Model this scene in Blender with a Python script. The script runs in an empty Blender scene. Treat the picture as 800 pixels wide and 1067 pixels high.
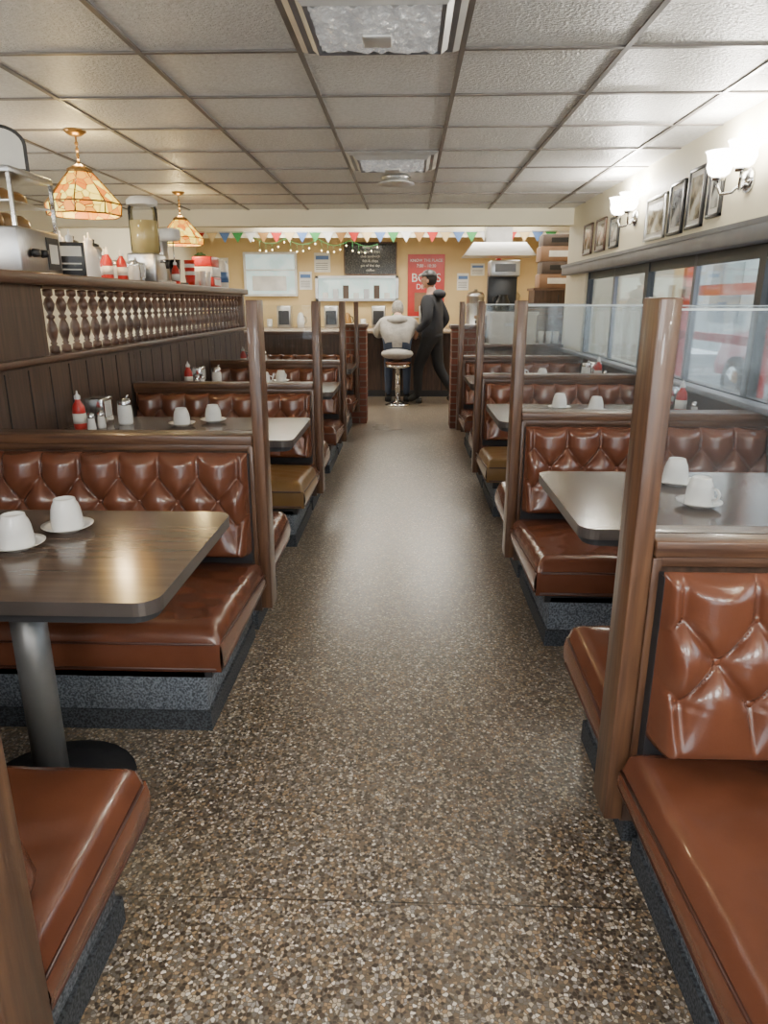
import bpy, bmesh, math, random
from mathutils import Vector, Matrix, Euler
random.seed(4)
D=bpy.data; C=bpy.context
H=2.27      # ceiling
# ---------------------------------------------------------------- materials
def nt(name):
    m=D.materials.new(name); m.use_nodes=True
    n=m.node_tree.nodes; l=m.node_tree.links
    return m,n,l,n['Principled BSDF']
def M(name,col,rough=.5,metal=0,col2=None,vscale=6,stretch=(1,1,1),bump=0,bscale=60,emit=0,coat=0,lo=.35,hi=.65,bdist=.01,ecol=None,alpha=None):
    m,n,l,b=nt(name)
    b.inputs['Base Color'].default_value=(*col,1); b.inputs['Roughness'].default_value=rough
    b.inputs['Metallic'].default_value=metal; b.inputs['Coat Weight'].default_value=coat
    tc=n.new('ShaderNodeTexCoord'); mp=n.new('ShaderNodeMapping'); mp.inputs['Scale'].default_value=stretch
    l.new(tc.outputs['Object'],mp.inputs['Vector'])
    if col2 is None: col2=tuple(c*.82 for c in col)
    nz=n.new('ShaderNodeTexNoise'); nz.inputs['Scale'].default_value=vscale; nz.inputs['Detail'].default_value=5
    l.new(mp.outputs['Vector'],nz.inputs['Vector'])
    cr=n.new('ShaderNodeValToRGB'); cr.color_ramp.elements[0].position=lo; cr.color_ramp.elements[1].position=hi
    cr.color_ramp.elements[0].color=(*col2,1); cr.color_ramp.elements[1].color=(*col,1)
    l.new(nz.outputs['Fac'],cr.inputs['Fac']); l.new(cr.outputs['Color'],b.inputs['Base Color'])
    if emit:
        b.inputs['Emission Strength'].default_value=emit
        b.inputs['Emission Color'].default_value=(*(ecol or col),1)
    if bump:
        nb=n.new('ShaderNodeTexNoise'); nb.inputs['Scale'].default_value=bscale; nb.inputs['Detail'].default_value=4
        l.new(mp.outputs['Vector'],nb.inputs['Vector'])
        bp=n.new('ShaderNodeBump'); bp.inputs['Strength'].default_value=bump; bp.inputs['Distance'].default_value=bdist
        l.new(nb.outputs['Fac'],bp.inputs['Height']); l.new(bp.outputs['Normal'],b.inputs['Normal'])
    return m
def glassmat(name,col=(1,1,1),refl=.5,haze=0.0):
    m,n,l,b=nt(name); n.remove(b)
    out=n['Material Output']; tr=n.new('ShaderNodeBsdfTransparent'); tr.inputs['Color'].default_value=(*col,1)
    gl=n.new('ShaderNodeBsdfGlossy'); gl.inputs['Roughness'].default_value=.03
    fr=n.new('ShaderNodeFresnel'); fr.inputs['IOR'].default_value=1.45
    mu=n.new('ShaderNodeMath'); mu.operation='MULTIPLY'; mu.inputs[1].default_value=refl
    mx=n.new('ShaderNodeMixShader'); l.new(fr.outputs[0],mu.inputs[0]); l.new(mu.outputs[0],mx.inputs[0])
    df=n.new('ShaderNodeBsdfDiffuse'); df.inputs['Color'].default_value=(.8,.85,.88,1)
    mh=n.new('ShaderNodeMixShader'); mh.inputs[0].default_value=haze
    l.new(tr.outputs[0],mh.inputs[1]); l.new(df.outputs[0],mh.inputs[2])
    l.new(mh.outputs[0],mx.inputs[1]); l.new(gl.outputs[0],mx.inputs[2]); l.new(mx.outputs[0],out.inputs['Surface'])
    return m
def terrazzo():
    m,n,l,b=nt('terrazzo')
    tc=n.new('ShaderNodeTexCoord')
    def vor(s):
        v=n.new('ShaderNodeTexVoronoi'); v.inputs['Scale'].default_value=s; l.new(tc.outputs['Object'],v.inputs['Vector']); return v
    S=122
    v1=vor(S); e=n.new('ShaderNodeTexVoronoi'); e.feature='DISTANCE_TO_EDGE'; e.inputs['Scale'].default_value=S; l.new(tc.outputs['Object'],e.inputs['Vector'])
    sp=n.new('ShaderNodeSeparateColor'); l.new(v1.outputs['Color'],sp.inputs[0])
    cr=n.new('ShaderNodeValToRGB'); cr.color_ramp.interpolation='CONSTANT'
    els=[(0,(.06,.044,.032)),(.20,(.19,.137,.088)),(.36,(.37,.245,.135)),(.48,(.18,.16,.135)),(.62,(.52,.43,.305)),(.76,(.33,.30,.265)),(.88,(.74,.69,.60)),(.95,(.10,.07,.05))]
    r=cr.color_ramp
    r.elements[0].position=0; r.elements[0].color=(*els[0][1],1); r.elements[1].position=els[1][0]; r.elements[1].color=(*els[1][1],1)
    for p,c in els[2:]:
        x=r.elements.new(p); x.color=(*c,1)
    l.new(sp.outputs[0],cr.inputs['Fac'])
    er=n.new('ShaderNodeMapRange'); er.inputs['From Min'].default_value=.03; er.inputs['From Max'].default_value=.12; l.new(e.outputs['Distance'],er.inputs['Value'])
    mx=n.new('ShaderNodeMix'); mx.data_type='RGBA'; mx.inputs['A'].default_value=(.135,.105,.074,1)
    l.new(er.outputs[0],mx.inputs['Factor']); l.new(cr.outputs['Color'],mx.inputs['B'])
    nz=n.new('ShaderNodeTexNoise'); nz.inputs['Scale'].default_value=1.1; nz.inputs['Detail'].default_value=3; l.new(tc.outputs['Object'],nz.inputs['Vector'])
    mr=n.new('ShaderNodeMapRange'); mr.inputs['From Min'].default_value=.3; mr.inputs['From Max'].default_value=.7; mr.inputs['To Min'].default_value=.78; mr.inputs['To Max'].default_value=1.15
    l.new(nz.outputs['Fac'],mr.inputs['Value'])
    sx=n.new('ShaderNodeSeparateXYZ'); l.new(tc.outputs['Object'],sx.inputs[0])
    pp=n.new('ShaderNodeMath'); pp.operation='PINGPONG'; pp.inputs[1].default_value=.59
    ad=n.new('ShaderNodeMath'); ad.operation='ADD'; ad.inputs[1].default_value=-1.3+11.8; l.new(sx.outputs['Y'],ad.inputs[0]); l.new(ad.outputs[0],pp.inputs[0])
    gt=n.new('ShaderNodeMath'); gt.operation='GREATER_THAN'; gt.inputs[1].default_value=.002; l.new(pp.outputs[0],gt.inputs[0])
    mm=n.new('ShaderNodeMapRange'); mm.inputs['To Min'].default_value=.35; l.new(gt.outputs[0],mm.inputs['Value'])
    m2=n.new('ShaderNodeMath'); m2.operation='MULTIPLY'; l.new(mr.outputs[0],m2.inputs[0]); l.new(mm.outputs[0],m2.inputs[1])
    vm=n.new('ShaderNodeVectorMath'); vm.operation='SCALE'; l.new(mx.outputs['Result'],vm.inputs[0]); l.new(m2.outputs[0],vm.inputs['Scale'])
    l.new(vm.outputs[0],b.inputs['Base Color'])
    rr=n.new('ShaderNodeMapRange'); rr.inputs['To Min'].default_value=.22; rr.inputs['To Max'].default_value=.40; l.new(nz.outputs['Fac'],rr.inputs['Value']); l.new(rr.outputs[0],b.inputs['Roughness'])
    b.inputs['Coat Weight'].default_value=.8; b.inputs['Coat Roughness'].default_value=.3
    bp=n.new('ShaderNodeBump'); bp.inputs['Strength'].default_value=.12; bp.inputs['Distance'].default_value=.003; l.new(sp.outputs[1],bp.inputs['Height']); l.new(bp.outputs[0],b.inputs['Normal'])
    return m
def brickmat():
    m,n,l,b=nt('red_brick')
    tc=n.new('ShaderNodeTexCoord'); s=n.new('ShaderNodeSeparateXYZ'); l.new(tc.outputs['Object'],s.inputs[0])
    a=n.new('ShaderNodeMath'); l.new(s.outputs['X'],a.inputs[0]); l.new(s.outputs['Y'],a.inputs[1])
    c=n.new('ShaderNodeCombineXYZ'); l.new(a.outputs[0],c.inputs['X']); l.new(s.outputs['Z'],c.inputs['Y'])
    br=n.new('ShaderNodeTexBrick'); l.new(c.outputs[0],br.inputs['Vector']); br.inputs['Scale'].default_value=1
    br.inputs['Brick Width'].default_value=.2; br.inputs['Row Height'].default_value=.07; br.inputs['Mortar Size'].default_value=.006
    br.inputs['Color1'].default_value=(.20,.06,.035,1); br.inputs['Color2'].default_value=(.12,.04,.025,1); br.inputs['Mortar'].default_value=(.18,.15,.12,1)
    l.new(br.outputs['Color'],b.inputs['Base Color']); b.inputs['Roughness'].default_value=.8
    return m
def stained():
    m,n,l,b=nt('stained_glass')
    tc=n.new('ShaderNodeTexCoord'); v=n.new('ShaderNodeTexVoronoi'); v.inputs['Scale'].default_value=18; l.new(tc.outputs['Object'],v.inputs['Vector'])
    e=n.new('ShaderNodeTexVoronoi'); e.feature='DISTANCE_TO_EDGE'; e.inputs['Scale'].default_value=18; l.new(tc.outputs['Object'],e.inputs['Vector'])
    sp=n.new('ShaderNodeSeparateColor'); l.new(v.outputs['Color'],sp.inputs[0])
    cr=n.new('ShaderNodeValToRGB'); r=cr.color_ramp; r.elements[0].color=(.9,.36,.01,1); r.elements[1].color=(1,.82,.14,1); x=r.elements.new(.6); x.color=(1,.66,.06,1); x=r.elements.new(.14); x.color=(.7,.16,.005,1)
    l.new(sp.outputs[0],cr.inputs['Fac'])
    mr=n.new('ShaderNodeMapRange'); mr.inputs['From Min'].default_value=.015; mr.inputs['From Max'].default_value=.045; l.new(e.outputs['Distance'],mr.inputs['Value'])
    mx=n.new('ShaderNodeMix'); mx.data_type='RGBA'; mx.inputs['A'].default_value=(.10,.035,.003,1); l.new(mr.outputs[0],mx.inputs['Factor']); l.new(cr.outputs['Color'],mx.inputs['B'])
    dk=n.new('ShaderNodeVectorMath'); dk.operation='SCALE'; dk.inputs['Scale'].default_value=.3; l.new(mx.outputs['Result'],dk.inputs[0])
    l.new(dk.outputs[0],b.inputs['Base Color']); l.new(mx.outputs['Result'],b.inputs['Emission Color']); b.inputs['Emission Strength'].default_value=3.0
    return m
def artmat(name,c1,c2,c3,scale=9):
    m,n,l,b=nt(name)
    tc=n.new('ShaderNodeTexCoord'); nz=n.new('ShaderNodeTexNoise'); nz.inputs['Scale'].default_value=scale; nz.inputs['Detail'].default_value=3; l.new(tc.outputs['Object'],nz.inputs['Vector'])
    cr=n.new('ShaderNodeValToRGB'); r=cr.color_ramp; r.interpolation='EASE'; r.elements[0].position=.38; r.elements[0].color=(*c1,1); r.elements[1].position=.62; r.elements[1].color=(*c3,1); x=r.elements.new(.5); x.color=(*c2,1)
    l.new(nz.outputs['Fac'],cr.inputs['Fac']); l.new(cr.outputs['Color'],b.inputs['Base Color']); b.inputs['Roughness'].default_value=.15
    return m

m_floor=terrazzo(); m_brick=brickmat(); m_stained=stained()
m_ceil=M('ceiling_tile_texture',(.82,.82,.80),.36,col2=(.69,.69,.67),vscale=45,bump=.8,bscale=80,bdist=.015)
m_tbar=M('ceiling_tbar',(.20,.18,.165),.4)
m_cream=M('cream_paint',(.85,.79,.60),.55,col2=(.80,.74,.55),vscale=2,bump=.05)
m_yellow=M('warm_yellow_paint',(.74,.56,.28),.6,col2=(.66,.49,.24),vscale=2)
m_leather=M('brown_vinyl',(.165,.058,.030),.24,col2=(.12,.040,.021),vscale=4,bump=.25,bscale=230,bdist=.0012,coat=.35)
m_leather2=M('tan_vinyl',(.25,.145,.055),.3,col2=(.19,.105,.037),vscale=4,bump=.2,bscale=230,bdist=.0012,coat=.15)
m_piping=M('vinyl_piping',(.065,.022,.013),.35)
m_wood=M('stained_wood_vertical',(.165,.08,.04),.38,col2=(.06,.027,.015),vscale=1,stretch=(60,60,4),lo=.3,hi=.72,bump=.12,bscale=1.2,coat=.2)
m_woodx=M('stained_wood_horizontal',(.165,.08,.04),.38,col2=(.06,.027,.015),vscale=1,stretch=(4,60,60),lo=.3,hi=.72,bump=.12,bscale=1.2,coat=.2)
m_woody=M('stained_wood_long',(.15,.078,.045),.35,col2=(.06,.03,.018),vscale=1,stretch=(60,3,60),lo=.3,hi=.72)
m_panel=M('dark_wood_panelling',(.11,.064,.043),.42,col2=(.045,.027,.019),vscale=1,stretch=(50,50,3),lo=.3,hi=.7)
m_spin=M('turned_wood',(.15,.075,.048),.38,col2=(.07,.032,.02),vscale=10,coat=.1)
m_base=M('blue_grey_carpet_base',(.17,.19,.22),.9,col2=(.045,.052,.062),vscale=150,lo=.40,hi=.62)
m_baseD=M('black_kick_trim',(.024,.024,.027),.6)
m_base2=M('dark_carpet_kick',(.07,.078,.09),.9,col2=(.02,.022,.026),vscale=150,lo=.4,hi=.62)
m_table=M('table_laminate',(.13,.09,.066),.15,col2=(.092,.062,.046),vscale=1,stretch=(4,45,45),lo=.3,hi=.7)
m_tedge=M('table_edge_metal',(.13,.11,.10),.35,metal=.5)
m_pipe=M('grey_painted_steel',(.28,.28,.28),.4,metal=.6)
m_chrome=M('chrome',(.75,.75,.76),.15,metal=1)
m_steel=M('brushed_steel',(.6,.6,.6),.3,metal=1,stretch=(1,40,1))
m_alu=M('satin_aluminium',(.66,.66,.64),.38,metal=.45)
m_china=M('white_china',(.88,.87,.84),.18)
m_plexi=glassmat('clear_plexiglass',(.96,.97,.97),1.0,.018)
m_plexc=glassmat('clear_glass',(.985,.99,.99),.5,.0)
m_plexe=M('plexiglass_edge',(.75,.82,.82),.2)
m_wglass=glassmat('window_glass',(.95,.97,.97),.7)
m_red=M('red_plastic',(.55,.025,.018),.3)
m_redp=M('red_paint_outdoor',(.70,.02,.02),.5)
m_white=M('white_plastic',(.82,.82,.80),.35)
m_black=M('black_plastic',(.02,.02,.022),.35)
m_greyfr=M('grey_aluminium_trim',(.24,.25,.28),.4,metal=.3)
m_darkfr=M('dark_window_frame',(.05,.055,.06),.4)
m_fillp=M('added_fill_diffuser',(1,.97,.9),.5,emit=30,ecol=(1,.985,.96))  # glow of the added fill panels outside the view
m_lightk=M('lit_diffuser_service',(1,.97,.9),.5,emit=18,ecol=(1,.94,.82))
m_crink=M('crinkled_acrylic_lens',(.8,.8,.78),.15,col2=(.2,.2,.2),vscale=14,bump=1,bscale=22,bdist=.05,emit=.25,ecol=(1,.98,.94),metal=.5)
m_shade=M('opal_glass_shade',(1,.95,.85),.4,emit=18,ecol=(1,.94,.82))
m_skin=M('skin',(.42,.23,.15),.5); m_skin2=M('skin_pale',(.6,.38,.29),.5)
m_hood=M('dark_hoodie_cloth',(.026,.028,.036),.85,bump=.3,bscale=25); m_trs=M('black_trousers',(.017,.018,.022),.8,bump=.2,bscale=20)
m_jkt=M('pale_grey_jacket',(.46,.44,.41),.8,col2=(.30,.29,.27),bump=.6,bscale=14,bdist=.02); m_jeans=M('blue_jeans',(.05,.07,.12),.8)
m_shoe=M('black_shoes',(.01,.01,.01),.5); m_hair=M('grey_hair',(.40,.38,.35),.8,bump=.5,bscale=60,col2=(.22,.21,.19),vscale=40); m_hairD=M('dark_hair',(.012,.01,.009),.8)
m_lips=M('lips',(.35,.12,.1),.5)
m_board=artmat('chalkboard_writing',(.02,.02,.02),(.03,.03,.03),(.10,.10,.09),45)
m_paper=M('paper',(.85,.83,.76),.7); m_card=M('brown_cardboard',(.28,.16,.09),.7); m_cardD=M('dark_box_card',(.10,.07,.055),.6)
m_bulbs=M('string_light_glow',(1,.85,.5),.5,emit=8)
m_counter=M('counter_front_wood',(.10,.055,.035),.45,col2=(.05,.026,.016),vscale=1,stretch=(40,40,4))
m_ctop=M('counter_top_laminate',(.34,.26,.18),.25)
m_win=M('frosted_kitchen_window',(.6,.72,.70),.4,emit=.7,ecol=(.7,.9,.85),col2=(.25,.33,.31),vscale=5)
m_asph=M('pavement',(.30,.30,.30),.8); m_fac=M('grey_facade',(.38,.40,.40),.8,col2=(.28,.31,.31),vscale=1.5)
m_facw=M('facade_window',(.06,.08,.09),.1); m_green=M('foliage',(.06,.14,.05),.8,col2=(.025,.06,.025),vscale=12)
m_juice=M('yellow_juice',(.75,.6,.25),.3); m_amber=M('amber_plastic',(.35,.18,.05),.3); m_blue=M('blue_plastic',(.1,.2,.45),.4); m_grn=M('green_plastic',(.03,.25,.06),.4)
m_brass=M('aged_brass',(.30,.17,.06),.35,metal=.8)
m_carred=M('car_paint_red',(.6,.02,.02),.15,coat=.8); m_tyre=M('tyre_rubber',(.015,.015,.015),.8)

# ---------------------------------------------------------------- builder
class B:
    def __init__(s): s.bm=bmesh.new(); s.m=[]
    def mi(s,mat):
        if mat not in s.m: s.m.append(mat)
        return s.m.index(mat)
    def add(s,t,mat,smooth=False,mw=None,recalc=True):
        if mw is not None: bmesh.ops.transform(t,matrix=mw,verts=t.verts)
        if recalc: bmesh.ops.recalc_face_normals(t,faces=t.faces)
        i=s.mi(mat)
        for f in t.faces: f.material_index=i; f.smooth=smooth
        me=D.meshes.new('tmp'); t.to_mesh(me); t.free(); s.bm.from_mesh(me); D.meshes.remove(me)
    def box(s,x0,x1,y0,y1,z0,z1,mat,bevel=0,seg=2,rot=None,smooth=None):
        if x0>x1:x0,x1=x1,x0
        if y0>y1:y0,y1=y1,y0
        t=bmesh.new(); bmesh.ops.create_cube(t,size=1)
        bmesh.ops.scale(t,vec=(x1-x0,y1-y0,z1-z0),verts=t.verts)
        if bevel: bmesh.ops.bevel(t,geom=t.edges[:],offset=min(bevel,.49*min(x1-x0,y1-y0,z1-z0)),segments=seg,affect='EDGES',profile=.5)
        mw=Matrix.Translation(((x0+x1)/2,(y0+y1)/2,(z0+z1)/2))
        if rot: mw=mw@Euler(rot).to_matrix().to_4x4()
        s.add(t,mat,bool(bevel) if smooth is None else smooth,mw)
    def cyl(s,p0,p1,r0,r1,mat,n=16,smooth=True):
        p0=Vector(p0);p1=Vector(p1);d=p1-p0
        t=bmesh.new(); bmesh.ops.create_cone(t,cap_ends=True,segments=n,radius1=r0,radius2=r1,depth=d.length)
        mw=Matrix.Translation((p0+p1)/2)@d.to_track_quat('Z','Y').to_matrix().to_4x4()
        s.add(t,mat,smooth,mw)
    def lathe(s,prof,o,mat,n=20,smooth=True,mw=None):
        t=bmesh.new(); rings=[]
        for r,z in prof:
            if r<1e-5: rings.append([t.verts.new((0,0,z))])
            else: rings.append([t.verts.new((r*math.cos(2*math.pi*k/n),r*math.sin(2*math.pi*k/n),z)) for k in range(n)])
        for a,b in zip(rings,rings[1:]):
            for k in range(n):
                k2=(k+1)%n
                if len(a)==1 and len(b)==1: continue
                if len(a)==1: t.faces.new((a[0],b[k2],b[k]))
                elif len(b)==1: t.faces.new((a[k],a[k2],b[0]))
                else: t.faces.new((a[k],a[k2],b[k2],b[k]))
        w=Matrix.Translation(o)
        if mw is not None: w=w@mw
        s.add(t,mat,smooth,w)
    def sph(s,c,r,mat,n=16,rot=None,fn=None):
        t=bmesh.new(); bmesh.ops.create_uvsphere(t,u_segments=n,v_segments=max(6,n*2//3),radius=1)
        if fn:
            for v in t.verts: fn(v)
        if not hasattr(r,'__len__'): r=(r,r,r)
        w=Matrix.Translation(c)
        if rot: w=w@Euler(rot).to_matrix().to_4x4()
        s.add(t,mat,True,w@Matrix.Diagonal((*r,1)))
    def tube(s,pts,rs,mat,n=8):
        pts=[Vector(p) for p in pts]
        if not hasattr(rs,'__len__'): rs=[rs]*len(pts)
        t=bmesh.new(); rings=[]
        up=None
        for i,p in enumerate(pts):
            d=(pts[min(i+1,len(pts)-1)]-pts[max(i-1,0)]).normalized()
            if up is None: up=d.orthogonal().normalized()
            up=(up-d*up.dot(d)).normalized(); sd=d.cross(up)
            rings.append([t.verts.new(p+(up*math.cos(2*math.pi*k/n)+sd*math.sin(2*math.pi*k/n))*rs[i]) for k in range(n)])
        for a,b in zip(rings,rings[1:]):
            for k in range(n): t.faces.new((a[k],a[(k+1)%n],b[(k+1)%n],b[k]))
        t.faces.new(rings[0]); t.faces.new(rings[-1][::-1])
        s.add(t,mat,True)
    def grid(s,f,nu,nv,mat,smooth=True):
        t=bmesh.new(); V=[[t.verts.new(f(i/nu,j/nv)) for j in range(nv+1)] for i in range(nu+1)]
        for i in range(nu):
            for j in range(nv): t.faces.new((V[i][j],V[i+1][j],V[i+1][j+1],V[i][j+1]))
        s.add(t,mat,smooth)
    def slab(s,out,z0,z1,mt,ms):
        t=bmesh.new(); a=[t.verts.new((x,y,z0)) for x,y in out]; b=[t.verts.new((x,y,z1)) for x,y in out]
        t.faces.new(b); t.faces.new(a[::-1]); s.add(t,mt)
        t=bmesh.new(); a=[t.verts.new((x,y,z0)) for x,y in out]; b=[t.verts.new((x,y,z1)) for x,y in out]
        for k in range(len(out)): t.faces.new((a[k],a[(k+1)%len(out)],b[(k+1)%len(out)],b[k]))
        s.add(t,ms)
    def data(s,name):
        me=D.meshes.new(name); s.bm.to_mesh(me); s.bm.free()
        for m in s.m: me.materials.append(m)
        return me
    def fin(s,name,loc=(0,0,0),parent=None,rot=None):
        return put(name,s.data(name),loc,parent,rot)
def put(name,me,loc=(0,0,0),parent=None,rot=None,scale=None):
    o=D.objects.new(name,me); C.scene.collection.objects.link(o); o.location=loc
    if rot: o.rotation_euler=rot
    if scale: o.scale=scale
    if parent: o.parent=parent
    return o
def rrect(x0,x1,y0,y1,r,n=6):
    o=[]
    for cx,cy,a in ((x1-r,y1-r,0),(x0+r,y1-r,90),(x0+r,y0+r,180),(x1-r,y0+r,270)):
        for k in range(n+1):
            q=math.radians(a+90*k/n); o.append((cx+r*math.cos(q),cy+r*math.sin(q)))
    return o
def light(name,kind,loc,e,col=(1,1,1),size=.1,rot=None,parent=None,sy=None):
    d=D.lights.new(name,kind); d.energy=e; d.color=col
    d.shadow_soft_size=size
    o=D.objects.new(name,d); C.scene.collection.objects.link(o); o.location=loc
    if rot: o.rotation_euler=rot
    if parent: o.parent=parent
    return o
# ---------------------------------------------------------------- shell
XR=1.68; XD=-1.75; XL=-3.7; YB=12.8; YF=-3.0; YH=7.7; XK=2.75
b=B(); b.box(XL-.1,XK+.1,YF-.1,YB+.1,-.08,0,m_floor); b.fin('floor')
b=B(); b.box(XL-.1,XR+.1,YF-.1,YH,H,H+.08,m_ceil); b.fin('ceiling')
b=B(); b.box(XL-.1,XK+.1,YH+.16,YB+.1,2.62,2.7,m_cream); b.fin('ceiling_service_area')
b=B()
x=-.42-.615*5
while x<XR: 
    b.box(x-.010,x+.010,YF,YH,H-.008,H,m_tbar); x+=.615
y=3.02-.605*9
while y<YH:
    b.box(XL,XR,y-.010,y+.010,H-.0075,H,m_tbar); y+=.605
b.fin('trim_ceiling_grid')
b=B(); b.box(XL,XK,YH,YH+.16,2.11,2.7,m_cream); b.fin('wall_header_beam')
b=B(); b.box(XL-.1,XL,YF,YB,0,2.7,m_cream); b.fin('wall_left')
b=B(); b.box(XL,XK,YB,YB+.1,0,2.62,m_yellow); b.fin('wall_back')
b=B(); b.box(XK,XK+.1,YH,YB,0,2.62,m_yellow); b.box(XR+.1,XK,YH,YH+.16,0,2.11,m_cream); b.fin('wall_right_service_area')
b=B(); b.box(XL,XR,YF-.1,YF,0,.5,m_panel); b.box(XL,XR,YF-.1,YF,2.1,H,m_cream)
for xx in (XL,-2.0,-.2,XR-.14): b.box(xx,xx+.14,YF-.1,YF,.5,2.1,m_cream)
b.fin('wall_front')
b=B(); b.box(XR,XR+.1,YF,YH+.16,0,.86,m_panel); b.box(XR,XR+.1,YF,YH+.16,1.66,H,m_cream)
for yy in (YF,): b.box(XR,XR+.1,yy,yy+.6,.86,1.66,m_cream)
b.box(XR,XR+.1,7.0,YH+.16,.86,1.66,m_cream)
b.fin('wall_right')
b=B(); b.box(XR-.09,XR,YF,YH,1.62,1.71,m_greyfr,.006); b.box(XR-.1,XR,YF,YH,1.695,1.72,m_greyfr)
b.box(XR-.06,XR+.02,YF,YH,.86,.89,m_greyfr,.004); b.fin('trim_window_valance')
ys=[-2.4,-.6,.3,1.95,3.6,5.3,7.0]
for i,(y0,y1) in enumerate(zip(ys,ys[1:])):
    b=B(); fr=.035
    b.box(XR+.02,XR+.07,y0,y1,.86,.86+fr,m_darkfr); b.box(XR+.02,XR+.07,y0,y1,1.66-fr,1.66,m_darkfr)
    b.box(XR+.02,XR+.07,y0,y0+fr,.86,1.66,m_darkfr); b.box(XR+.02,XR+.07,y1-fr,y1,.86,1.66,m_darkfr)
    ym=(y0+y1)/2; b.box(XR+.03,XR+.06,ym-.02,ym+.02,.88,1.64,m_greyfr)
    b.box(XR+.03,XR+.055,y0+fr,y1-fr,1.56,1.625,m_darkfr)
    b.box(XR+.043,XR+.047,y0+fr,y1-fr,.89,1.63,m_wglass)
    b.fin('window_%d'%(i+1))
# divider wall left + spindle railing with ledge
b=B(); b.box(XD-.09,XD,YF,7.6,0,1.07,m_panel); b.box(XD-.09,XD,YF,3.42,1.07,1.43,m_panel)
y=YF
while y<7.6: b.box(XD,XD+.004,y,y+.006,0,1.05,m_baseD); y+=.2
b.fin('wall_divider')
b=B(); b.box(XD-.11,XD+.03,YF,7.62,1.071,1.105,m_woody,.006)
b.box(XD-.42,XD+.06,YF,7.66,1.431,1.485,m_woody,.008); b.box(XD-.03,XD+.01,3.42,7.6,1.415,1.431,m_woody)
prof=[(.012,0),(.024,.004),(.024,.035),(.012,.042),(.018,.05),(.012,.058),(.020,.08),(.027,.11),(.022,.14),(.011,.165),(.020,.172),(.020,.182),(.011,.19),(.022,.215),(.027,.24),(.018,.262),(.011,.272),(.024,.28),(.024,.308),(.012,.31)]
y=3.52
while y<7.5: b.lathe(prof,(XD-.02,y,1.105),m_spin,14); y+=.125
b.box(XD-.06,XD+.02,7.54,7.62,1.105,1.431,m_wood,.004)
b.fin('spindle_railing')
# recessed ceiling fixtures
def fixture(y0):
    b=B(); x0,x1=-.41,.185; z=H-.009
    cx=(x0+x1)/2; cy=y0+.29; 
    def ring(a,c,z0,z1,mat):
        for vs in ([(-a,-a,z0),(a,-a,z0),(c,-c,z1),(-c,-c,z1)],[(a,a,z0),(-a,a,z0),(-c,c,z1),(c,c,z1)],[(-a,a,z0),(-a,-a,z0),(-c,-c,z1),(-c,c,z1)],[(a,-a,z0),(a,a,z0),(c,c,z1),(c,-c,z1)]):
            t=bmesh.new(); t.faces.new([t.verts.new((cx+X,cy+Y,z+Z)) for X,Y,Z in vs]); b.add(t,mat,False,recalc=False)
    ring(.295,.27,-.001,-.014,m_alu); ring(.27,.25,-.014,-.010,m_greyfr); ring(.25,.225,-.010,-.034,m_alu); ring(.225,.21,-.034,-.028,m_greyfr)
    b.box(cx-.296,cx+.296,cy-.296,cy+.296,z,z+.005,m_alu)
    b.grid(lambda u,v: Vector((cx-.21+.42*u,cy-.21+.42*v,z-.028-.022*math.sin(math.pi*u)*math.sin(math.pi*v)-.010*math.sin(u*31+3*math.sin(v*17))*math.sin(v*27+2*math.sin(u*13)))),60,60,m_crink)
    b.box(cx-.05,cx+.05,cy-.05,cy+.05,z-.066,z-.05,m_alu,.006)
    b.fin('ceiling_light_fixture')
fixture(2.43); fixture(4.85)
b=B(); b.lathe([(0,0),(.1,0),(.115,-.008),(.09,-.03),(.05,-.045),(0,-.05)],(0,0,0),m_steel,28); b.lathe([(.07,-.028),(.14,-.05),(.14,-.055),(.06,-.04)],(0,0,0),m_white,28); b.fin('ceiling_smoke_detector',(-.1,5.75,H-.008))
def panel(x,y,z,mat,sx=.29,sy=.6):
    b=B(); b.box(-sx-.02,sx+.02,-sy-.02,sy+.02,-.02,0,m_white); b.box(-sx,sx,-sy,sy,-.026,-.02,mat); b.fin('ceiling_light_or_fill',(x,y,z))  # shared by service-area lights and the unseen added fill panels
panel(-.7,-1.5,H,m_fillp); panel(.6,-1.5,H,m_fillp); panel(-2.9,-1.2,H,m_fillp); panel(-2.9,2.6,H,m_fillp)  # unseen panels added as fill light, behind and beside the view
for x in (-2.6,-.8,.4,1.7):
    panel(x,9.5,2.62,m_lightk); 
for x in (-1.8,-.2,1.4): panel(x,11.6,2.62,m_lightk,.6,.25)
def fill_globe(x,y,e):
    b=B(); b.lathe([(0,0),(.05,0),(.05,-.015),(.01,-.03),(0,-.03)],(0,0,0),m_chrome,20); b.cyl((0,0,-.03),(0,0,-.36),.006,.006,m_chrome,8); b.cyl((0,0,-.36),(0,0,-.40),.03,.03,m_chrome,16)
    b.sph((0,0,-.50),.11,M('fill_globe_glow',(1,.96,.9),.4,emit=e,ecol=(1,.98,.95)),20); b.fin('added_fill_globe',(x,y,H))
fill_globe(-.95,-.6,66); fill_globe(.95,-.6,66); fill_globe(-3.0,.9,50); fill_globe(-2.95,4.0,55)  # unseen glowing globes added to brighten the ceiling and side room
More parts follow.
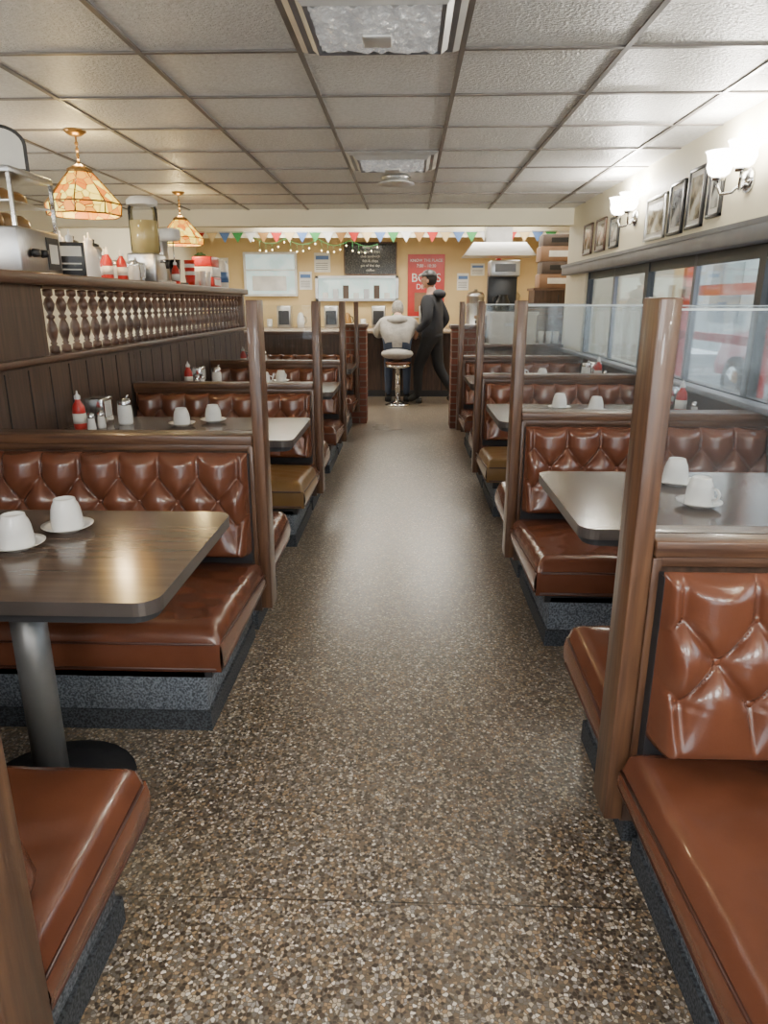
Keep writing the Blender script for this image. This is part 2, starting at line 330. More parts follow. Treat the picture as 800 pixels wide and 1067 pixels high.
# ---------------------------------------------------------------- booths
def bench_data(s,f,W,mseat,name):
    b=B(); dep=.755 if f<0 else .53
    def bx(x0,x1,y0,y1,z0,z1,m,bv=0,seg=2): b.box(s*x0,s*x1,f*y0,f*y1,z0,z1,m,bv,seg)
    bd_=dep-.06
    bx(.07,W,.034,bd_,0,.215,m_base,.004,1); bx(.06,W,.034,bd_+.01,0,.07,m_base2)
    bx(.05,W,.07,bd_,.19,.245,m_baseD)
    x0,x1,y0,y1,z0,z1=.0,W-.01,.075,dep,.245,.395
    SL=.045 if f<0 else .025
    def top(u,v):
        x=x0+(x1-x0)*u; y=y0+(y1-y0)*v
        d=min(u*(x1-x0),(1-u)*(x1-x0),(1-v)*(y1-y0)+0,v*(y1-y0)+.02)
        e=min(1,d/.05); r=math.sqrt(max(0,1-(1-e)**2))
        cr=.018*math.sin(math.pi*u)**.4*math.sin(math.pi*min(1,max(0,v)))**.5
        wr=(.004*math.sin(x*9+y*5)*math.sin(y*13+x*3)+.0015*math.sin(x*31+y*17)*math.sin(y*41-x*12))*r
        return Vector((s*x,f*y,z1-.055+.055*r+cr*r+wr-SL*(1-v)))
    b.grid(top,90,50,mseat)
    def side(axis):
        def g(u,v):
            bul=.008*math.sin(math.pi*v)
            if axis=='f': return Vector((s*(x0+(x1-x0)*u),f*(y1+bul),z0+(z1-.055-z0)*v))
            return Vector((s*(x0-bul),f*(y0+(y1-y0)*u),z0+(z1-.055-SL*(1-u)-z0)*v))
        return g
    b.grid(side('f'),40,6,mseat); b.grid(side('e'),20,6,mseat)
    bx(x0+.002,x1,y0,y1-.002,z0,z0+.02,m_piping)
    for zz,r,q in ((z1-.054,.0045,SL),(z0+.01,.006,0)):
        b.tube([(s*(x0-.001),f*y0,zz-q),(s*(x0-.001),f*(y1-.02),zz-q*.03),(s*(x0+.02),f*(y1+.002),zz),(s*x1,f*(y1+.002),zz)],r,m_piping,6)
    X0,X1,Z0,Z1=.04,W-.01,.40,.80; sx=.152; sz=.185; zt=.71
    bx(X0,X1,.05,.085,.26,.79,m_baseD)
    def tuft(x,z):
        xx=x/sx+.5; zp=(z-zt)/sz
        if zp>=0: return abs(math.sin(math.pi*xx))**.5
        if zp>-1: 
            return (abs(math.sin(math.pi*(xx+zp)))*abs(math.sin(math.pi*(xx-zp))))**.30
        q=min(1,(-1-zp)/.6); return (1-q)*abs(math.sin(math.pi*xx))**.5+q
    def back(u,v):
        x=X0+(X1-X0)*u; z=Z0+(Z1-Z0)*v
        d=min((x-X0),(X1-x),(z-Z0),(Z1-z)); e=min(1,d/.04); r=math.sqrt(max(0,1-(1-e)**2))
        lean=.06*(Z1-z)/(Z1-Z0)
        return Vector((s*x,f*(.078+lean*min(1,e*3)+r*(.014+.058*tuft(x,z))),z))
    b.grid(back,200,64,mseat)
    for row,(zz,o) in enumerate(((zt,.5),(zt-sz/2,0),(zt-sz,.5))):
        k=0
        while (k+o)*sx<W-.06:
            x=(k+o)*sx
            if x>X0+.04: 
                lean=.06*(Z1-zz)/(Z1-Z0); b.sph((s*x,f*(.078+lean+.022),zz),(.012,.009,.012),mseat,10)
            k+=1
    return b.data(name)
def part_data(s,W):
    b=B()
    def bx(x0,x1,y0,y1,z0,z1,m,bv=0): b.box(s*x0,s*x1,y0,y1,z0,z1,m,bv)
    bx(-.0225,.0225,-.052,.052,.14,1.36,m_wood,.004)
    bx(.0235,.045,-.050,.050,.20,.82,m_wood,.003)
    bx(.0235,W,-.06,.06,.825,.862,m_woodx,.004)
    bx(.03,W,-.048,.048,.80,.825,m_woodx,.002)
    bx(.0235,W,-.032,.032,.12,.80,m_panel)
    bx(.0235,W,-.004,.004,.862,1.335,m_plexi if s>0 else m_plexc)
    if s>0: bx(.0235,W,-.0045,.0045,1.335,1.339,m_plexe)
    bx(.0225,.03,-.012,.012,.862,1.34,m_wood)
    return b.data('booth_partition')
ZT=.745
def table_data(s,L):
    b=B(); w=.35 if s>0 else .335
    o=rrect(0,L,-w,w,.05); o=[(s*x,y) for x,y in o]
    if s<0: o=o[::-1]
    b.slab(o,ZT-.032,ZT,m_table,m_tedge)
    o2=[(s*(L/2)+(x-s*L/2)*.97,y*.95) for x,y in o]; b.slab(o2,ZT-.055,ZT-.032,m_baseD,m_baseD)
    px=s*.48
    b.cyl((px,0,.03),(px,0,ZT-.055),.045,.045,m_pipe,24)
    b.lathe([(0,.0),(.22,0),(.225,.012),(.15,.03),(.06,.045),(.047,.07),(0,.07)],(px,0,0),m_baseD,28)
    b.box(px-.16,px+.16,-.2,.2,ZT-.075,ZT-.055,m_pipe)
    return b.data('diner_table')
XPR=.512; XPL=-.57; WR=XR-XPR-.004; WL=-(XD+.004)-(-XPL)-.004
bd={}
for s,W in ((1,WR),(-1,WL)):
    for f in (1,-1):
        bd[s,f]=bench_data(s,f,W-.01,m_leather,'booth_bench')
pr=part_data(1,WR); pl=part_data(-1,WL); tr=table_data(1,WR-.01); tl=table_data(-1,WL+.02)
def tanseat(me):
    m=me.copy(); ti=[i for i,mm in enumerate(m.materials) if mm==m_leather][0]
    m.materials.append(m_leather2); li=len(m.materials)-1
    for p in m.polygons:
        if p.material_index==ti and p.center.z<.425 and abs(p.center.y)>.2: p.material_index=li
    return m
tanR=tanseat(bd[1,-1]); tanL=tanseat(bd[-1,-1])
LY=[-1.03,.75,2.67,4.47,6.27]; RY=[-.3,1.48,3.3,5.1,6.9]
for i,y in enumerate(LY):
    put('booth_partition',pl,(XPL,y,0))
    put('booth_bench',bd[-1,1],(XPL-.0,y,0))
    put('booth_bench',tanL if i==3 else bd[-1,-1],(XPL-.0,y,0))
    put('diner_table',tl,(-.525,(LY+[8.07])[i+1]-1.01,0))
for i,y in enumerate(RY):
    put('booth_partition',pr,(XPR,y,0))
    put('booth_bench',tanR if i==3 else bd[1,-1],(XPR+.0,y,0))
    if i<4: put('booth_bench',bd[1,1],(XPR+.0,y,0)); put('diner_table',tr,(.49,y+.73,0))
put('booth_bench',bd[-1,-1],(XPL,8.0,0)); 
# end half walls of brick
b=B(); b.box(-.75,-.47,8.05,8.33,0,1.08,m_brick); b.box(-.77,-.45,8.03,8.35,1.08,1.12,m_woodx,.004); b.box(XD-.09,-.75,8.1,8.28,0,1.0,m_panel); b.box(XD-.11,-.77,8.08,8.3,1.0,1.04,m_woodx,.004)
b.box(-.60,-.55,7.98,8.04,.15,1.36,m_wood,.004)
b.fin('wall_half_brick_left')
b=B(); b.box(.48,.78,7.75,8.05,0,1.08,m_brick); b.box(.46,.80,7.73,8.07,1.08,1.12,m_woodx,.004); b.box(.78,XR,7.8,8.0,0,.88,m_panel); b.box(.80,XR,7.76,8.04,.88,.92,m_woodx,.004)
b.fin('wall_half_brick_right')
# ---------------------------------------------------------------- tableware
b=B()
b.lathe([(0,.0),(.03,0),(.034,.004),(.056,.012),(.067,.018),(.068,.020),(.056,.0155),(.036,.008),(0,.008)],(0,0,0),m_china,32); sau=b.data('saucer')
b=B()
b.lathe([(.037,0),(.041,0),(.042,.004),(.0415,.03),(.038,.055),(.034,.068),(.029,.077),(.028,.084),(.025,.085),(.024,.080),(0,.079)],(0,0,0),m_china,32)
b.lathe([(.038,0),(.037,.02),(.033,.06),(0,.075)],(0,0,0),m_china,32)
b.tube([(.039,0,.022),(.051,0,.02),(.059,0,.030),(.061,0,.044),(.053,0,.054),(.037,0,.057)],[.0045]*6,m_china,8); mug=b.data('coffee_mug')
def cup(x,y,a):
    put('saucer',sau,(x,y,ZT)); put('coffee_mug',mug,(x,y,ZT+.0085),rot=(0,0,a))
cup(-.935,1.80,2.0); cup(-.995,1.65,1.6); cup(.905,2.10,-.9); cup(.93,2.37,1.6)
cup(-1.15,3.5,2.0); cup(-1.02,3.62,2.4); cup(.90,4.15,1.5); cup(1.08,4.02,1.0); cup(-1.1,5.4,0); cup(-1.0,5.55,1); cup(.95,5.95,0); cup(1.1,5.8,2)
b=B(); b.lathe([(0,0),(.028,0),(.031,.01),(.031,.09),(.028,.115),(.013,.14),(.013,.15)],(0,0,0),m_red,20); b.lathe([(.015,.148),(.015,.165),(.006,.172),(.003,.19),(0,.19)],(0,0,0),m_white,16); b.lathe([(.0315,.03),(.0318,.03),(.0318,.08),(.0315,.08)],(0,0,0),m_paper,20); ket=b.data('ketchup_bottle')
b=B(); b.lathe([(0,0),(.034,0),(.037,.01),(.037,.07),(.033,.10),(.030,.105)],(0,0,0),m_china,20); b.lathe([(.034,.1),(.034,.118),(.026,.132),(0,.135)],(0,0,0),m_chrome,20); b.cyl((.01,0,.13),(.02,0,.15),.007,.006,m_chrome,8); sug=b.data('sugar_shaker')
b=B(); b.lathe([(0,0),(.02,0),(.021,.01),(.016,.06),(.016,.062)],(0,0,0),m_china,16); b.lathe([(.017,.06),(.017,.075),(.01,.085),(0,.086)],(0,0,0),m_chrome,16); sal=b.data('salt_shaker')
b=B(); b.box(-.05,.05,-.065,.065,0,.13,m_chrome,.008); b.box(-.052,.052,-.04,.04,.03,.11,m_white); nap=b.data('napkin_dispenser')
for y in (3.5,5.3,7.1):
    put('ketchup_bottle',ket,(-1.63,y-.10,ZT)); put('sugar_shaker',sug,(-1.46,y+.05,ZT)); put('salt_shaker',sal,(-1.56,y-.13,ZT)); put('salt_shaker',sal,(-1.54,y-.06,ZT)); put('napkin_dispenser',nap,(-1.63,y+.13,ZT))
for y in (4.0,5.8):
    put('ketchup_bottle',ket,(1.55,y,ZT)); put('sugar_shaker',sug,(1.47,y+.07,ZT)); put('salt_shaker',sal,(1.58,y-.12,ZT)); put('napkin_dispenser',nap,(1.58,y+.2,ZT))
put('sugar_shaker',sug,(1.52,2.42,ZT)); put('salt_shaker',sal,(1.56,2.3,ZT))
# ---------------------------------------------------------------- pendants
def pendant(x,y,zb,sc):
    b=B(); n=8
    for d in (0,.004):
        b.lathe([(.20-d,.0),(.207-d,.06)],(0,0,0),m_stained,n,False); b.lathe([(.207-d,.06),(.065-d,.225)],(0,0,0),m_stained,n,False)
    for z,r in ((0,.203),(.06,.209),(.225,.067)):
        pts=[(r*math.cos(2*math.pi*k/n),r*math.sin(2*math.pi*k/n),z) for k in range(n+1)]; b.tube(pts,.0045,m_brass,6)
    for k in range(n):
        a=2*math.pi*k/n; c,s_=math.cos(a),math.sin(a); b.tube([(.203*c,.203*s_,0),(.209*c,.209*s_,.06),(.067*c,.067*s_,.225)],.004,m_brass,6)
    b.lathe([(.066,.225),(.069,.238),(.03,.26),(.01,.27),(0,.27)],(0,0,0),m_brass,16)
    top=(H-zb)/sc
    b.cyl((0,0,.26),(0,0,top-.02),.004,.004,m_brass,8)
    z=.28
    while z<top-.05: b.sph((0,0,z),(.010,.010,.014),m_brass,8); z+=.03
    b.lathe([(0,top-.035),(.03,top-.03),(.06,top-.01),(.06,top-.003),(0,top-.003)],(0,0,0),m_brass,20)
    b.sph((0,0,.10),.03,m_bulbs,12)
    o=b.fin('tiffany_pendant_lamp',(x,y,zb),rot=(0,0,.2)); o.scale=(sc,)*3
    light('pendant_bulb','POINT',(0,0,.03),9,(1,.72,.38),.04,parent=o)
    light('pendant_uplight','POINT',(0,0,.30),5,(1,.74,.32),.04,parent=o)
    return o
pendant(-1.86,4.25,1.83,1.0); pendant(-2.0,6.5,1.84,.9)
# ---------------------------------------------------------------- sconces
def sconce(x,y,z,flip=False,e=21):
    b=B()
    b.lathe([(0,.0),(.06,0),(.06,.012),(.03,.03),(0,.03)],(0,0,0),m_chrome,24,mw=Matrix.Rotation(-math.pi/2,4,'Y'))
    for sy in (-.13,.13):
        b.tube([(-.02,0,0),(-.06,sy*.3,-.05),(-.09,sy*.8,-.05),(-.10,sy,-.01),(-.10,sy,.02)],.008,m_chrome,8)
        b.lathe([(0,.015),(.03,.02),(.033,.035),(0,.035)],(-.10,sy,0),m_chrome,20)
        b.lathe([(.028,.035),(.05,.05),(.062,.08),(.060,.11),(.068,.145),(.075,.155),(.071,.155),(.056,.11),(.058,.08),(.046,.053),(0,.04)],(-.10,sy,0),m_shade,28)
    o=b.fin('sconce_or_fill_lamp',(x,y,z),rot=(0,0,math.pi) if flip else None)
    for sy in (-.13,.13): light('sconce_or_fill_bulb','POINT',(-.10,sy,.175),e,(1,.95,.87),.03,parent=o)
sconce(XR,3.82,1.93); sconce(XR,5.6,1.95); sconce(XR,1.4,1.93); sconce(XR,-.9,1.93)  # nearer pair, out of view, is added to brighten the ceiling
# ---------------------------------------------------------------- pictures (right wall)
arts=[artmat('photo_print_%d'%i,c1,c2,c3) for i,(c1,c2,c3) in enumerate((((.05,.05,.05),(.3,.3,.28),(.6,.6,.55)),((.1,.08,.05),(.35,.3,.2),(.7,.68,.6)),((.03,.04,.06),(.2,.22,.25),(.5,.5,.5))))]
def picture(y0,y1,z0,z1,fm,k):
    b=B(); w=.018; cy=(y0+y1)/2; cz=(z0+z1)/2; a=(y1-y0)/2; c=(z1-z0)/2
    b.box(-.02,0,-a,a,-c,-c+w,fm,.003); b.box(-.02,0,-a,a,c-w,c,fm,.003); b.box(-.02,0,-a,-a+w,-c,c,fm,.003); b.box(-.02,0,a-w,a,-c,c,fm,.003)
    b.box(-.010,-.002,-a+w,a-w,-c+w,c-w,m_paper); b.box(-.013,-.010,-a+w+.03,a-w-.03,-c+w+.03,c-w-.03,arts[k%3])
    b.fin('picture_frame',(XR,cy,cz))
picture(4.10,4.28,1.80,2.09,m_black,0); picture(4.34,4.58,1.77,2.10,m_black,1); picture(4.64,4.88,1.76,2.07,m_black,2)
picture(4.95,5.34,1.76,2.04,m_steel,1); picture(6.0,6.25,1.78,2.02,m_black,2); picture(6.4,6.7,1.78,2.05,m_woody,0); picture(6.85,7.15,1.78,2.05,m_woody,1)
picture(2.0,2.3,1.8,2.08,m_black,1)
# ---------------------------------------------------------------- things on the ledge
ZL=1.485
b=B()
b.box(-.16,.16,-.2,.2,0,.20,m_steel,.01); b.box(-.15,.15,-.19,.19,.20,.42,m_plexc); 
for sx in (-.15,.15):
    for sy in (-.19,.19): b.box(sx-.008,sx+.008,sy-.008,sy+.008,.2,.43,m_chrome)
b.box(-.16,.16,-.2,.2,.42,.45,m_steel,.005); b.box(-.14,.14,-.18,.18,.305,.312,m_steel)
for z in (.205,.313):
    for k in range(3): b.lathe([(0,0),(.05,0),(.055,.02),(.05,.05),(.02,.07),(0,.07)],(0,-.12+k*.12,z),m_amber,16)
b.box(.16,.165,.05,.17,.02,.17,m_black); b.box(.165,.167,.07,.15,.05,.14,m_paper)
b.cyl((.17,-.1,.09),(.2,-.1,.09),.02,.016,m_black,14); b.cyl((.17,-.02,.09),(.2,-.02,.09),.02,.016,m_black,14)
b.fin('pastry_display_warmer',(-1.93,3.52,ZL))
b=B()
pts=[(-.11,0),(.11,0),(.11,.12)]+[(.11*math.cos(math.radians(a)),.12+.08*math.sin(math.radians(a))) for a in range(15,180,15)]+[(-.11,.12)]
for sc,x0,mm in ((1,0,m_black),(.84,-.002,m_green),(.84,.002,m_green)):
    t=bmesh.new(); A=[t.verts.new((x0,y*sc,.015+(z-.1)*sc+.1)) for y,z in pts]; Bv=[t.verts.new((x0+.012,y*sc,.015+(z-.1)*sc+.1)) for y,z in pts]
    t.faces.new(A); t.faces.new(Bv[::-1])
    for k in range(len(pts)): t.faces.new((A[k],A[(k+1)%len(pts)],Bv[(k+1)%len(pts)],Bv[k]))
    b.add(t,mm if mm!=m_green else m_paper)
b.box(-.02,.05,-.1,.1,0,.016,m_black)
b.fin('arched_sign',(-1.93,3.58,ZL+.451),rot=(0,0,-.9))
b=B(); b.box(-.07,.07,-.006,.006,.0,.17,m_black,.003); b.box(-.055,.055,-.008,-.006,.10,.15,m_paper); b.box(-.05,.05,-.008,-.006,.03,.037,m_paper); b.box(-.05,.05,-.008,-.006,.06,.067,m_paper); b.box(-.05,.05,-.03,.05,0,.006,m_black); b.fin('counter_sign_card',(-1.78,3.84,ZL),rot=(0,0,.35))
b=B(); b.box(-.10,.10,-.12,.12,0,.2,m_steel,.012); b.lathe([(.09,.2),(.10,.22),(.10,.50),(.09,.52)],(0,0,0),m_plexi,24); b.lathe([(0,.205),(.092,.205),(.094,.42),(0,.42)],(0,0,0),m_juice,24)
b.lathe([(.105,.52),(.108,.55),(.08,.575),(.02,.58),(0,.58)],(0,0,0),m_white,24); b.cyl((.1,0,.15),(.15,0,.15),.012,.012,m_chrome); b.cyl((.145,0,.16),(.145,0,.1),.014,.011,m_black); b.box(.1,.18,-.06,.06,0,.015,m_steel)
b.fin('juice_dispenser',(-1.88,5.25,ZL))
b=B(); b.box(-.09,.09,-.09,.13,0,.025,m_black,.01); b.box(-.05,.05,.05,.11,.025,.36,m_steel,.02); b.box(-.06,.06,-.08,.12,.34,.44,m_white,.03); b.cyl((0,-.03,.34),(0,-.03,.12),.005,.005,m_chrome,8); b.lathe([(0,.03),(.035,.03),(.048,.2),(.05,.2)],(0,-.03,0),m_chrome,20)
b.fin('milkshake_mixer',(-1.93,5.95,ZL),rot=(0,0,1.2))
bt=B(); bt.lathe([(0,0),(.04,0),(.043,.01),(.043,.13),(.036,.16),(.018,.18),(.018,.2)],(0,0,0),m_white,20); bt.lathe([(.02,.195),(.02,.215),(.005,.225),(.004,.25),(0,.25)],(0,0,0),m_white,14); sb=bt.data('squeeze_bottle')
for x,y in ((-1.86,4.02),(-1.96,4.12),(-1.84,4.22),(-1.95,4.42)): put('squeeze_bottle',sb,(x,y,ZL))
put('ketchup_bottle',ket,(-1.84,4.45,ZL)); put('ketchup_bottle',ket,(-1.9,4.56,ZL)); put('ketchup_bottle',ket,(-1.82,4.62,ZL)); put('ketchup_bottle',ket,(-1.83,5.72,ZL)); put('ketchup_bottle',ket,(-1.9,5.6,ZL))
put('sugar_shaker',sug,(-1.82,4.82,ZL)); put('sugar_shaker',sug,(-1.93,4.80,ZL)); put('napkin_dispenser',nap,(-1.87,4.98,ZL))
b=B(); b.lathe([(0,0),(.055,0),(.057,.01),(.057,.2),(.05,.215),(0,.215)],(0,0,0),m_steel,24); b.lathe([(.04,.215),(.04,.23),(.012,.24),(.015,.26),(0,.265)],(0,0,0),m_black,20); can=b.data('steel_canister')
for x,y in ((-2.08,4.3),(-2.09,4.55),(-2.07,4.8),(-2.08,5.6)): put('steel_canister',can,(x,y,ZL))
b=B(); b.lathe([(0,0),(.024,0),(.032,.13),(.029,.13),(.022,.01),(0,.01)],(0,0,0),m_china,16); tum=b.data('drinking_tumbler')
for x,y in ((-1.80,6.36),(-1.88,6.44),(-1.80,6.52),(-2.08,5.25)): put('drinking_tumbler',tum,(x,y,ZL))
b=B()
for k in range(5): b.lathe([(.03,k*.03),(.042,k*.03+.09),(.044,k*.03+.09),(.032,k*.03),(0,k*.03)],(0,0,0),m_red if k%2==0 else m_white,18)
b.fin('paper_cup_stack',(-1.86,6.2,ZL))
b=B(); b.box(-.1,.1,-.14,.14,0,.09,m_red,.01); b.box(-.1,.1,-.14,.14,.092,.18,m_white,.01); b.box(-.09,.09,-.13,.13,.182,.27,m_red,.01); b.box(.1,.103,-.1,.1,.02,.07,m_white); b.fin('red_carton_stack',(-1.88,6.78,ZL))
b=B(); b.lathe([(0,0),(.07,0),(.08,.02),(.08,.22),(.06,.26),(.03,.28),(0,.28)],(0,0,0),m_white,24); b.lathe([(.081,.06),(.083,.06),(.083,.16),(.081,.16)],(0,0,0),m_blue,24); b.fin('plastic_tub',(-1.9,7.35,ZL))
b=B()
for k in range(18):
    a=k*2*math.pi/18; b.sph((0,.13*math.cos(a),.14+.13*math.sin(a)),(.02,.035,.035),m_green,8); 
    if k%3==0: b.sph((.02,.13*math.cos(a),.14+.13*math.sin(a)),.012,m_bulbs,8)
b.box(-.02,.02,-.04,.04,-.03,.02,m_baseD)
b.fin('decorative_wreath',(-2.02,7.1,ZL+.03),rot=(0,0,.9))
# ---------------------------------------------------------------- service area
b=B(); b.box(-3.2,.75,10.55,11.0,0,.93,m_counter); b.box(-3.25,.8,10.2,11.05,.93,.97,m_ctop,.008)
x=-3.1
while x<.7: b.box(x,x+.015,10.54,10.55,.05,.9,m_baseD); x+=.3
b.box(-3.2,.75,10.52,10.55,0,.09,m_baseD)
b.fin('diner_counter')
def stool(x,y):
    b=B(); b.lathe([(0,0),(.17,0),(.175,.01),(.12,.03),(.05,.05),(.038,.08),(0,.08)],(0,0,0),m_chrome,28); b.cyl((0,0,.07),(0,0,.50),.036,.036,m_chrome,20)
    b.lathe([(0,.50),(.14,.505),(.17,.52),(.175,.535),(.17,.55),(0,.55)],(0,0,0),m_chrome,28); b.lathe([(.165,.55),(.178,.565),(.17,.585),(.12,.592),(0,.594)],(0,0,0),m_leather,28)
    b.fin('counter_stool',(x,y,0))
stool(-.13,9.6); stool(-.95,9.6); stool(-1.8,9.6)
b=B(); b.box(-3.6,2.6,12.2,12.78,0,.9,m_steel); b.box(-3.6,2.6,12.15,12.78,.9,.94,m_ctop); b.fin('back_counter')
b=B(); a0,a1,z0,z1=-2.83,-1.98,1.5,2.15
b.box(a0,a1,12.74,12.8,z0,z1,m_win); 
for q in ((a0-.04,a1+.04,z0-.04,z0),(a0-.04,a1+.04,z1,z1+.04),(a0-.04,a0,z0,z1),(a1,a1+.04,z0,z1),(a0,a1,z0+.38,z0+.41)): b.box(q[0],q[1],12.72,12.8,q[2],q[3],m_white)
b.box(a0+.1,a1-.15,12.73,12.74,z0+.05,z0+.3,m_white); b.fin('window_back')
b=B(); b.box(-1.57,-.22,12.75,12.8,1.42,1.76,m_win)
for q in ((-1.62,-.17,1.38,1.42),(-1.62,-.17,1.76,1.8),(-1.62,-1.57,1.38,1.8),(-.22,-.17,1.38,1.8)): b.box(q[0],q[1],12.7,12.8,q[2],q[3],m_steel)
for k in range(7): b.box(-1.5+k*.18,-1.4+k*.18,12.72,12.75,1.42,1.52+.06*(k%3),[m_white,m_steel,m_cardD][k%3])
b.fin('kitchen_pass_window')
def text(s,loc,size,mat,parent):
    c=D.curves.new('lettering','FONT'); c.body=s; c.size=size; c.align_x='CENTER'; c.extrude=.002; c.materials.append(mat)
    o=D.objects.new('lettering',c); C.scene.collection.objects.link(o); o.location=loc; o.rotation_euler=(math.pi/2,0,0); o.parent=parent
b=B(); b.box(-.44,.44,0,.03,0,.5,m_board); 
for q in ((-.46,.46,-.02,0),(-.46,.46,.5,.52),(-.46,-.44,0,.5),(.44,.46,0,.5)): b.box(q[0],q[1],-.01,.03,q[2],q[3],m_wood)
o=b.fin('chalkboard_menu',(-.66,12.765,1.83))
for k in range(6): text(['today soup','burger & fries','club sandwich','fish & chips','pie of the day','coffee'][k],(0,-.004,.42-.075*k),.06,m_paper,o)
b=B(); b.box(-.32,.32,0,.02,0,1.05,m_red); b.box(-.32,.32,-.004,0,.0,.02,m_white); b.box(-.2,.2,-.004,0,.1,.42,m_card)
o=b.fin('red_wall_poster',(.31,12.775,1.1)); text('KNOW THE PLACE',(0,-.006,.93),.065,m_white,o); text('7:00 - 10:30',(0,-.006,.84),.07,m_white,o); text("BOB'S",(0,-.006,.60),.2,m_white,o); text("DINER",(0,-.006,.48),.12,m_white,o)
for x,z,w,h,m in ((-1.80,1.72,.11,.15,m_white),(-1.5,2.02,.14,.16,m_paper),(.95,1.7,.1,.14,m_white),(1.2,1.9,.12,.1,m_paper),(-3.3,1.9,.15,.2,m_paper),(1.6,1.75,.2,.15,m_red)):
    b=B(); b.box(-w,w,0,.01,-h,h,m); b.box(-w*.8,w*.8,-.002,0,h*.3,h*.7,m_blue if m!=m_red else m_white)
    for k in range(4): b.box(-w*.8,w*.7,-.001,0,-h*.7+k*h*.2,-h*.65+k*h*.2,m_black)
    b.fin('paper_notice',(x,12.789,z))
b=B(); b.box(XL,XK,12.0,12.06,2.36,2.62,m_cream); b.fin('trim_valance')
b=B(); cols=[m_red,m_yellow,m_blue,m_grn,m_white,m_amber]; x=-3.5; k=0
b.tube([(-3.6,11.985,2.44),(2.6,11.985,2.44)],.005,m_white,6)
while x<2.5:
    t=bmesh.new(); t.faces.new([t.verts.new(v) for v in ((x,11.985,2.45),(x+.2,11.985,2.45),(x+.1,11.98,2.28))]); b.add(t,cols[k%6]); x+=.21; k+=1
b.fin('pennant_banner')
b=B(); pts=[]
for k in range(41):
    x=-2.5+k*.05; z=2.36-.09*abs(math.sin(k*.30))-.06*(k/41); pts.append((x,11.9,z))
b.tube(pts,.004,m_grn,5)
for k,p in enumerate(pts):
    L=.05+.12*((k*7)%5)/5
    if k%2==0: b.tube([p,(p[0],p[1],p[2]-L)],.003,m_grn,4); b.sph((p[0],p[1],p[2]-L),.012,m_bulbs,6)
b.fin('icicle_string_lights')
b=B(); 
t=bmesh.new(); vs=[(0,0,0),(1.1,0,0),(1.1,.7,0),(0,.7,0),(.15,.15,.2),(.95,.15,.2),(.95,.6,.2),(.15,.6,.2)]
V=[t.verts.new(v) for v in vs]
for q in ((3,2,1,0),(4,5,6,7),(0,1,5,4),(1,2,6,5),(2,3,7,6),(3,0,4,7)): t.faces.new([V[i] for i in q])
b.add(t,m_steel); b.box(.35,.75,.25,.55,.2,.58,m_steel); b.fin('range_hood',(.85,11.3,2.04))
for k in range(14):
    x=-3.2+k*.27
    b=B()
    if k%3==0:
        for j in range(4): b.lathe([(0,j*.03),(.04,j*.03),(.05,j*.03+.05),(0,j*.03+.05)],(0,0,0),m_china,14)
        b.fin('stacked_cups',(x,12.4,.94))
    elif k%3==1: b.box(-.12,.12,-.12,.12,0,.36,m_steel,.02); b.box(-.09,.09,-.125,-.12,.05,.28,m_black); b.fin('toaster_oven',(x,12.4,.94))
    else: b.lathe([(0,0),(.06,0),(.07,.1),(.05,.2),(.03,.24),(0,.25)],(0,0,0),[m_amber,m_white,m_black,m_grn][k%4],16); b.tube([(.06,0,.06),(.1,0,.1),(.09,0,.17),(.05,0,.19)],.008,m_black,6); b.fin('coffee_carafe',(x,12.4,.94))
for x in (1.15,1.75):
    b=B(); b.lathe([(0,0),(.15,0),(.16,.03),(.15,.05),(.15,.5),(.16,.52),(.12,.58),(.03,.6),(.03,.63),(0,.63)],(0,0,0),m_steel,28); b.cyl((0,-.15,.1),(0,-.2,.1),.015,.015,m_black,10); b.cyl((0,-.2,.13),(0,-.2,.07),.012,.010,m_black,10); b.cyl((.05,-.15,.2),(.05,-.16,.45),.008,.008,m_plexe,8); b.fin('coffee_urn',(x,12.45,.94))
b=B(); b.box(.85,2.2,8.45,8.95,0,1.16,m_counter); b.box(.82,2.25,8.4,9.0,1.16,1.2,m_woodx,.005); b.fin('server_station_cabinet')
b=B(); b.box(-.17,.17,-.15,.2,0,.06,m_black,.01); b.box(-.17,.17,.04,.2,.06,.5,m_black,.01); b.box(-.17,.17,-.15,.2,.44,.62,m_steel,.015); b.lathe([(0,.07),(.07,.07),(.085,.11),(.08,.16),(.05,.22),(.055,.24),(0,.24)],(0,-.05,0),m_black,20); b.tube([(-.07,-.08,.22),(-.12,-.12,.2),(-.12,-.12,.13),(-.08,-.09,.12)],.01,m_black,8)
b.box(-.12,.12,-.155,-.15,.49,.58,m_black); b.cyl((-.08,-.1,.62),(-.08,-.1,.64),.03,.03,m_red,12)
b.fin('coffee_brewer',(1.12,8.68,1.2))
b=B()
for k in range(7): b.box(-.2,.2,-.15,.15,k*.022,k*.022+.015,m_card if k%2 else m_cardD,.004)
b.fin('serving_tray_stack',(1.62,8.68,1.2))
b=B(); b.slab(rrect(-.26,.26,-.1,.1,.03),0,.30,m_white,m_white); b.slab(rrect(-.275,.275,-.115,.115,.03),.30,.335,m_white,m_white); b.box(-.1,.1,-.112,-.1,.19,.22,m_steel); b.fin('white_ice_bin',(1.13,7.9,.92))
for k in range(3): put('drinking_tumbler',tum,(1.46+.08*k,7.9,.92))
b=B(); b.box(1.6,2.25,9.3,9.75,0,1.5,m_counter); b.box(1.58,2.27,9.28,9.77,1.5,1.53,m_woodx); b.box(1.9,1.91,9.29,9.3,.1,1.45,m_baseD); b.sph((1.87,9.28,.9),.015,m_chrome,8); b.sph((1.95,9.28,.9),.015,m_chrome,8); b.fin('storage_cupboard')
z=1.53
